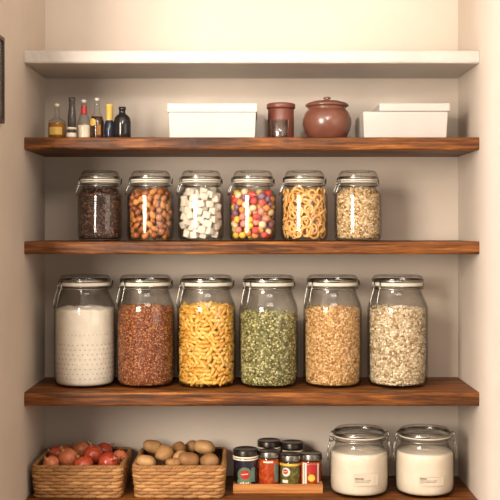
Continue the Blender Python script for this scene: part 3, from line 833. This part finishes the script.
on = [(51, 461.5, .070, .80, (.3, -.4), 'small onion at the front left corner of the onion basket'),
 (68, 456, .098, 1.0, (-.2, -.3), 'red-brown onion left of centre with an upright dry stem'),
 (81.5, 446, .172, .88, (.3, .5), 'dark onion highest at the back centre of the onion basket'),
 (93, 450.5, .128, 1.0, (-.1, .1), 'glossy red onion in the centre of the onion basket'),
 (83.5, 463.5, .064, .96, (.5, .2), 'light orange onion at the front centre of the onion basket'),
 (108.5, 460, .066, 1.0, (-.5, .5), 'bright red onion at the front right of the onion basket'),
 (119.5, 455.5, .120, .78, (.2, .9), 'small pale onion at the right end of the onion basket'),
 (56.5, 450, .160, .84, (.4, -.6), 'dark onion in the shade at the back left of the basket'),
 (104.5, 446.5, .190, .86, (.4, .4), 'dim onion at the back right of the onion basket'),
 (67.5, 447, .205, .74, (.4, .0), 'dim small onion against the back rim of the basket')]
def put_onion(loc, s, tl, lab, grp, rz=0, small=True):
    o = bpy.data.objects.new('onion', OM); COL.objects.link(o); o.location = loc; o.scale = (s, s, s); o.rotation_euler = (tl[0]*1.6, tl[1]*1.6, rz); tag(o, lab, 'onion', grp)
    c = bpy.data.objects.new('stem', SM); COL.objects.link(c); c.parent = o
    c = bpy.data.objects.new('root', RM); COL.objects.link(c); c.parent = o
for i, (px, py, y, s, tl, lab) in enumerate(on): put_onion(at_z(px, py+(2.2 if py > 453 else 4.2), y), s*1.04, tl, lab, 'onions in the basket', i*.9)
k = 0
for yy in (.066, .127, .186):
    for xx in (-.474, -.428, -.382, -.336):
        put_onion((xx, yy, ZD+.0290), .80, (.1, .1), 'onion at the bottom of the onion basket under the others', 'buried onions', k*.7); k += 1

# ------------------------------------------------------------------ tray of preserve jars
tx0, tx1, ty0, ty1 = wx(233, .07), wx(323, .07), .072, .235
root = empty('wooden_tray', ((tx0+tx1)/2, (ty0+ty1)/2, ZD), 'shallow light wooden tray holding the small preserve jars', 'tray')
cx, cy = root.location.x, root.location.y; w, d = (tx1-tx0)/2, (ty1-ty0)/2
mb = MB(); box(mb, -w, w, -d, d, 0, .006); mb.build('tray_base', M['tray'], root, False, bevel=.0008)
mb = MB(); box(mb, -w, w, -d, -d+.007, .006, .0215); mb.build('front_lip', M['tray'], root, False, bevel=.001)
mb = MB(); box(mb, -w, w, d-.007, d, .006, .0215); mb.build('back_lip', M['tray'], root, False, bevel=.001)
for s in (-1, 1):
    mb = MB(); xa, xb = sorted((s*w, s*(w-.007))); box(mb, xa, xb, -d+.0071, d-.0071, .006, .0215); mb.build('side_lip', M['tray'], root, False, bevel=.001)
ZY = ZD+.0062
def preserve(px, y, R, H, label, lid, inside, cream_ring=False):
    root = empty('preserve_jar', (wx(px, y), y, ZY), label, 'jar', 'small preserve jars')
    hl = .012; zt = H-hl
    mb = MB(); prof = [(.001, 0), (R*.85, 0), (R*.96, .002), (R, .007), (R, zt-.012), (R*.97, zt-.006), (R*.90, zt-.002), (R*.88, zt)]
    lathe(mb, prof, 40); mb.build('glass_body', M['glass'], root)
    mb = MB(); p2 = [(.001, .002), (R*.84, .002), (R*.94, .004), (R*.975, .008), (R*.975, zt-.014), (R*.94, zt-.008), (.001, zt-.008)]
    lathe(mb, p2, 40); mb.build('preserve_filling', inside, root)
    mb = MB(); Rl = R*1.03
    pl = [(Rl*.93, zt-.004), (Rl*1.0, zt-.004), (Rl*1.015, zt-.002), (Rl, zt), (Rl, H-.003), (Rl*.97, H-.0008), (Rl*.90, H), (Rl*.84, H-.0015), (.001, H-.0015)]
    lathe(mb, pl, 48); l = mb.build('lid', lid, root)
    if cream_ring:
        mb = MB(); lathe(mb, [(R+.0002, zt-.0075), (R+.0018, zt-.0070), (R+.0018, zt-.0035), (R+.0002, zt-.003)], 48, close=True)
        lathe(mb, [(R+.0002, zt-.0125), (R+.0012, zt-.012), (R+.0012, zt-.0095), (R+.0002, zt-.009)], 48, close=True); mb.build('neck_band', M['c_cream'], root)
    return root, zt
def patch(root, name, mat, R, ac, z, polys, th=.0003):
    mb = MB(); 
    for p in polys: wrap_patch(mb, R, ac, z, p, th)
    return mb.build(name, mat, root, False)
FA = -PI/2
def script_stroke(u0, u1, v, amp=.0016, wd=.0011, n=18):
    top = []; bot = []
    for k in range(n+1):
        u = u0+(u1-u0)*k/n; c = v+amp*sin(k*1.9)*.6+.0016*(k/n-.5); top.append((u, c+wd/2+.0004)); bot.append((u, c-wd/2))
    polys = []
    for k in range(n): polys.append([bot[k], bot[k+1], top[k+1], top[k]])
    return polys
R = .0298
r, zt = preserve(245.7, .112, R, .0935, 'preserve jar with black lid and green label bearing a red circle', M['darksteel'], M['c_navy'], True)
lb = patch(r, 'paper_label', M['c_green'], R, FA-.08, .035, [disc_poly(0, 0, .0185, 32, 1.0)]+[rect_poly(-.019, .016, -.024, -.012)])
patch(r, 'red_emblem', M['c_red'], R+.0004, FA-.08, .035, [disc_poly(.001, .001, .0112)])
patch(r, 'script_mark', M['c_cream'], R+.0008, FA-.08, .037, script_stroke(-.008, .009, 0))
patch(r, 'lower_print', M['c_cream'], R+.0004, FA-.08, .0155, [rect_poly(-.012+.004*k, -.0095+.004*k, -.0015+.001*(k % 2), .001+.001*(k % 3), 2) for k in range(6)])
patch(r, 'side_label', M['c_teal'], R, FA+.62, .040, [rect_poly(-.004, .006, -.022, .012)])
R = .0262
r, zt = preserve(268.8, .115, R, .0885, 'preserve jar of orange-red pieces with silver lid, between two labelled jars', M['silver'], M['c_orange'])
patch(r, 'side_label', M['c_teal'], R, FA+.75, .040, [rect_poly(-.005, .006, -.024, .018)])
patch(r, 'neck_band', M['c_cream'], R, FA, zt-.012, [rect_poly(-.014, .010, -.002, .002)])
r, zt = preserve(290.3, .116, R, .0800, 'preserve jar with yellow band and olive green contents', M['silver'], M['c_olive'])
patch(r, 'yellow_band', M['c_yellow'], R, FA, zt-.011, [rect_poly(-.034, .034, -.0025, .003, 16)])
patch(r, 'paper_label', M['c_white'], R, FA-.45, .040, [disc_poly(0, 0, .0105)])
patch(r, 'red_emblem', M['c_red'], R+.0004, FA-.45, .041, [disc_poly(-.0015, 0, .0060, 24, 1.15)])
patch(r, 'script_mark', M['c_cream'], R+.0008, FA-.45, .041, script_stroke(-.0065, .003, 0, .001, .0007, 10))
patch(r, 'lower_print', M['c_white'], R, FA-.40, .018, [rect_poly(-.011, .004, -.004, .003)])
R = .0272
r, zt = preserve(310.8, .118, R, .0820, 'preserve jar of red contents with white striped label at right end', M['silver'], M['c_orange'])
patch(r, 'paper_label', M['c_white'], R, FA-.62, .036, [rect_poly(-.0065, .005, -.030, .026)])
patch(r, 'lower_print', M['ink'], R+.0004, FA-.62, .036, [rect_poly(-.002, 0, -.026+.005*k, -.0225+.005*k, 2) for k in range(10)])
patch(r, 'side_label', M['c_white'], R, FA+.62, .040, [rect_poly(-.001, .0025, -.026, .020)])
patch(r, 'red_emblem', M['c_red'], R, FA+.02, .048, [rect_poly(-.011, .012, -.009, .009)])
patch(r, 'orange_picture', M['c_yellow'], R, FA+.0, .026, [disc_poly(0, 0, .0085, 14)])
R = .0285
r, zt = preserve(269.0, .190, R, .0985, 'dark-lidded preserve jar with ringed neck, standing behind the orange-red one', M['darksteel'], M['c_navy'], True)
patch(r, 'paper_label', M['c_teal'], R, FA, .052, [rect_poly(-.024, .024, -.02, .012)])
r, zt = preserve(292.2, .190, R, .0940, 'dark-lidded preserve jar with red label, standing behind the yellow-banded one', M['darksteel'], M['c_dkred'], False)
patch(r, 'paper_label', M['c_white'], R, FA+.65, .052, [rect_poly(-.006, .006, -.028, .018)])
patch(r, 'neck_band', M['c_cream'], R, FA, zt-.008, [rect_poly(-.030, .030, -.002, .002, 16)])

# ------------------------------------------------------------------ top shelf: bottles
yA = .085
def bottle(px, y, name, label, prof, parts, mat, seg=36):
    root = empty(name, (wx(px, y), y, ZA), label, 'bottle', 'bottles on the top shelf')
    mb = MB(); lathe(mb, prof, seg); mb.build('glass_body', mat, root)
    for nm, p, m in parts:
        mb = MB(); lathe(mb, p, seg); mb.build(nm, m, root)
    return root
g = M['glass']
# heights: shelf line is seen at row ~140 for y=.085; 1 px = .0024 m
def hp(py, y=yA): return wz(py, y)-ZA
p = lambda *a: list(a)
b = bottle(57, yA, 'glass_bottle', 'squat bottle of amber liquid with gold label, far left',
 [(.001, 0), (.019, 0), (.021, .003), (.021, hp(124)), (.019, hp(121)), (.012, hp(119)), (.0065, hp(117)), (.0058, hp(108)), (.007, hp(107.5)), (.007, hp(106))],
 [('liquid', [(.001, .002), (.0185, .002), (.0198, .004), (.0198, hp(123)), (.001, hp(123))], M['c_amber']),
  ('stopper', [(.001, hp(107)), (.0055, hp(107)), (.0058, hp(104)), (.001, hp(103.5))], M['c_cream'])], g)
patch(b, 'paper_label', M['c_gold'], .021, FA, hp(131.5), [rect_poly(-.0165, .0165, -.009, .009)])
b = bottle(72, .14, 'glass_bottle', 'tall slender smoky bottle behind the tiny white-lidded jar',
 [(.001, 0), (.0095, 0), (.0105, .003), (.0105, hp(118, .14)), (.0085, hp(108, .14)), (.0075, hp(102, .14)), (.0085, hp(101.5, .14)), (.0085, hp(97.5, .14)), (.001, hp(97.3, .14))], [], M['c_grey'])
r0 = empty('spice_jar', (wx(71.5, .06), .06, ZA), 'tiny clear jar with white contents in front of the tall smoky bottle', 'jar')
mb = MB(); lathe(mb, [(.001, 0), (.0115, 0), (.0125, .002), (.0125, hp(130.5, .06)), (.0105, hp(129.5, .06)), (.0105, hp(129, .06))], 32); mb.build('glass_body', g, r0)
mb = MB(); lathe(mb, [(.001, .001), (.0115, .002), (.0115, hp(133, .06)), (.001, hp(133, .06))], 32); mb.build('filling', M['flour'], r0)
mb = MB(); lathe(mb, [(.001, hp(129.5, .06)), (.0118, hp(129.5, .06)), (.0118, hp(127.6, .06)), (.001, hp(127.4, .06))], 32); mb.build('lid', M['c_cream'], r0)
b = bottle(84, yA, 'glass_bottle', 'clear bottle with red neck band and pale lower half',
 [(.001, 0), (.0155, 0), (.0165, .003), (.0165, hp(124)), (.013, hp(119)), (.0075, hp(113)), (.006, hp(104)), (.0068, hp(103.5)), (.0068, hp(101))],
 [('filling', [(.001, .002), (.015, .002), (.0153, .004), (.0153, hp(125.5)), (.001, hp(125.5))], M['c_cream']),
  ('neck_band', [(.0083, hp(114)), (.0072, hp(109)), (.0068, hp(106))], M['c_red']),
  ('stopper', [(.001, hp(103)), (.0055, hp(103)), (.006, hp(100)), (.001, hp(99.5))], M['c_white'])], g)
b = bottle(97, .09, 'glass_bottle', 'brown bottle with round gold label and clear neck',
 [(.001, 0), (.0155, 0), (.017, .003), (.017, hp(121)), (.0135, hp(116)), (.0075, hp(112)), (.0062, hp(103)), (.0072, hp(102)), (.0072, hp(99))],
 [('liquid', [(.001, .002), (.0155, .002), (.016, .004), (.016, hp(121)), (.0125, hp(116.5)), (.001, hp(116.5))], M['c_dkbrown']),
  ('stopper', [(.001, hp(101)), (.006, hp(101)), (.0062, hp(98)), (.001, hp(97.5))], M['c_white'])], g)
patch(b, 'paper_label', M['c_gold'], .017, FA-.55, hp(122.5), [disc_poly(0, 0, .009)])
patch(b, 'side_label', M['c_amber'], .017, FA+.4, hp(130), [rect_poly(-.005, .005, -.012, .012)])
b = bottle(109.5, .10, 'glass_bottle', 'slim dark blue bottle with a gold foil neck',
 [(.001, 0), (.0115, 0), (.0128, .003), (.0128, hp(124.5)), (.0105, hp(121.5)), (.0075, hp(119))],
 [('foil_neck', [(.0085, hp(121)), (.0084, hp(106)), (.0092, hp(105.5)), (.0092, hp(103.5)), (.001, hp(103.3))], M['c_gold'])], M['c_blue'])
b = bottle(122.3, yA, 'glass_bottle', 'black wide-shouldered bottle at the right end of the bottles',
 [(.001, 0), (.0195, 0), (.0208, .003), (.0208, hp(122)), (.019, hp(118)), (.014, hp(115.5)), (.0085, hp(114)), (.0075, hp(110.5)), (.0090, hp(110)), (.0090, hp(107)), (.001, hp(106.7))], [], M['c_black'])

# ------------------------------------------------------------------ boxes, pot, canister
def storage_box(label, x0, x1, y0, y1, h, rz=0, lh=.022, lx=0, drop=0):
    cx, cy = (x0+x1)/2, (y0+y1)/2; w, d = (x1-x0)/2, (y1-y0)/2
    root = empty('storage_box', (cx, cy, ZA), label, 'box', None, rz)
    mb = MB(); t = .003; zb = h-lh*.35-drop
    vs = []
    for (sx, sy) in ((-1, -1), (1, -1), (1, 1), (-1, 1)): vs.append((sx*(w-.006), sy*(d-.006), 0))
    for (sx, sy) in ((-1, -1), (1, -1), (1, 1), (-1, 1)): vs.append((sx*(w-.003), sy*(d-.003), zb))
    for (sx, sy) in ((-1, -1), (1, -1), (1, 1), (-1, 1)): vs.append((sx*(w-.003-t), sy*(d-.003-t), zb))
    for (sx, sy) in ((-1, -1), (1, -1), (1, 1), (-1, 1)): vs.append((sx*(w-.006-t), sy*(d-.006-t), t))
    fs = [(3, 2, 1, 0), (12, 13, 14, 15)]+[(i*4+k, i*4+(k+1) % 4, (i+1)*4+(k+1) % 4, (i+1)*4+k) for i in range(3) for k in range(4)]
    mb.add(vs, fs); mb.build('box_body', M['white_box'], root, False, bevel=.0025)
    mb = MB()
    box(mb, -w+lx, w+(.002 if lx else 0), -d, d, h-lh, h); mb.build('lid', M['white_box'], root, False, bevel=.003)
    return root
y0 = .03
storage_box('long white lidded storage box between bottles and brown canister', wx(167, y0), wx(257.5, y0), y0, .225, hp(103, y0))
storage_box('white storage box near the right wall, its lid shorter than its body', wx(362, y0), wx(449.5, y0), y0, .222, hp(103, y0), 0, .0195, .041, .0130)
yP = .095
r0 = empty('clay_pot', (wx(327, .11), .11, ZA), 'round glazed brown clay pot with knobbed lid', 'pot')
q = lambda py: hp(py, .11)
mb = MB(); lathe(mb, [(.001, 0), (.036, 0), (.038, .002), (.047, .009), (.0555, q(130)), (.0590, q(124)), (.0585, q(119)), (.054, q(113.5)), (.047, q(110)), (.0445, q(109)), (.047, q(108)), (.047, q(107.2)), (.040, q(107.2)), (.040, q(111)), (.050, q(118)), (.052, q(126)), (.040, .01), (.001, .006)], 64); mb.build('pot_body', M['brownclay'], r0)
mb = MB(); lathe(mb, [(.001, q(107.3)), (.0505, q(107.0)), (.0525, q(106.0)), (.0520, q(104.6)), (.047, q(103.4)), (.034, q(101.6)), (.016, q(100.6)), (.0065, q(100.3)), (.0055, q(99.8)), (.0088, q(98.8)), (.0092, q(97.8)), (.0065, q(97.0)), (.001, q(96.8))], 64); mb.build('lid', M['brownclay'], r0)
r0 = empty('canister', (wx(281, .13), .13, ZA), 'brown ceramic canister with flat lid, left of the clay pot', 'canister')
q = lambda py: hp(py, .13)
mb = MB(); lathe(mb, [(.001, 0), (.029, 0), (.031, .002), (.0318, .006), (.0318, q(110.5)), (.0305, q(109)), (.001, q(109))], 48); mb.build('canister_body', M['browncer'], r0)
mb = MB(); lathe(mb, [(.001, q(109)), (.034, q(109)), (.0352, q(108.2)), (.0352, q(105)), (.034, q(104.2)), (.029, q(103.6)), (.001, q(103.4))], 48); mb.build('lid', M['browncer'], r0)
r0 = empty('drinking_glass', (wx(279.5, .058), .058, ZA), 'small clear ribbed glass standing before the brown canister', 'glass')
q = lambda py: hp(py, .058); mb = MB(); seg = 60; vs = []; prof = [(.001, 0), (.0185, 0), (.0195, .002), (.0225, q(120)), (.0215, q(120)), (.0182, .005), (.001, .005)]
for r_, z in prof:
    for k in range(seg):
        a = 2*PI*k/seg; rr = r_*(1+(.02*cos(15*a) if r_ > .019 and z < q(121) else 0)); vs.append((rr*cos(a), rr*sin(a), z))
mb.add(vs, [(i*seg+k, i*seg+(k+1) % seg, (i+1)*seg+(k+1) % seg, (i+1)*seg+k) for i in range(len(prof)-1) for k in range(seg)])
mb.build('glass_wall', M['dots'], r0)

# dark frame on the left wall, only its edge is in view
r0 = empty('picture_frame', (-WX, -.29, 1.76), 'dark narrow frame edge hanging on the left wall', 'frame')
mb = MB()
box(mb, .0003, .008, -.045, .065, -.090, -.082); box(mb, .0003, .008, -.045, .065, .082, .090); box(mb, .0003, .008, -.045, -.037, -.082, .082); box(mb, .0003, .008, .057, .065, -.082, .082)
mb.build('frame_border', M['frame'], r0, False)
mb = MB(); box(mb, .0003, .004, -.037, .057, -.082, .082); mb.build('panel', M['c_grey'], r0, False)

# ------------------------------------------------------------------ light
def area(name, loc, target, sx, sy, power, col, spread=180):
    l = bpy.data.lights.new(name, 'AREA'); l.shape = 'RECTANGLE'; l.size = sx; l.size_y = sy; l.energy = power; l.color = col
    l.spread = math.radians(spread)
    o = bpy.data.objects.new(name, l); COL.objects.link(o); o.location = loc
    o.rotation_euler = (Vector(target)-Vector(loc)).to_track_quat('-Z', 'Y').to_euler(); return o
area('window_light', (-1.25, -2.25, 1.75), (.12, .2, 1.3), .8, 1.1, 96, (1.0, .90, .78))
area('side_window_light', (-2.2, -.90, 1.5), (.53, -.2, 1.45), .3, 1.6, 66, (.99, .96, .98))
area('left_wall_fill', (1.6, -1.7, 1.6), (-.5, 0, 1.3), 1.2, 1.2, 11, (1.0, .86, .70))  # added warm fill that lifts the left wall, no lamp known there
area('overhead_fill', (.2, -1.6, 2.42), (.1, .2, 1.5), .9, .5, 12, (1.0, .92, .84))  # added soft fill from overhead for the brighter top, not a known fixture
l = bpy.data.lights.new('top_wash_spot', 'SPOT'); l.energy = 150; l.color = (1, .95, .90); l.spot_size = math.radians(32); l.spot_blend = 1.0; l.shadow_soft_size = .12  # added spot that whitens the upper wall, no such fixture known
o = bpy.data.objects.new('top_wash_spot', l); COL.objects.link(o); o.location = (.15, -2.2, 2.3); o.rotation_euler = (Vector((0.02, .2, 2.16))-o.location).to_track_quat('-Z', 'Y').to_euler()
w = bpy.data.worlds.new('World'); scene.world = w; w.use_nodes = True
bg = w.node_tree.nodes['Background']; bg.inputs[0].default_value = (.95, .90, .86, 1); bg.inputs[1].default_value = .45

# ------------------------------------------------------------------ camera
cd = bpy.data.cameras.new('Camera'); cam = bpy.data.objects.new('Camera', cd); COL.objects.link(cam)
cam.location = (0, CY, CZ); cam.rotation_euler = (PI/2, 0, 0)
cd.sensor_width = 36; cd.lens = 36*F/500; cd.shift_y = -(250-HY)/500; cd.clip_start = .05
scene.camera = cam
scene.view_settings.view_transform = 'Standard'; scene.view_settings.look = 'None'; scene.view_settings.gamma = 1
scene.view_settings.use_curve_mapping = False; scene.view_settings.exposure = 0.0
try:
    scene.cycles.transparent_max_bounces = 40; scene.cycles.max_bounces = 10
except Exception: pass
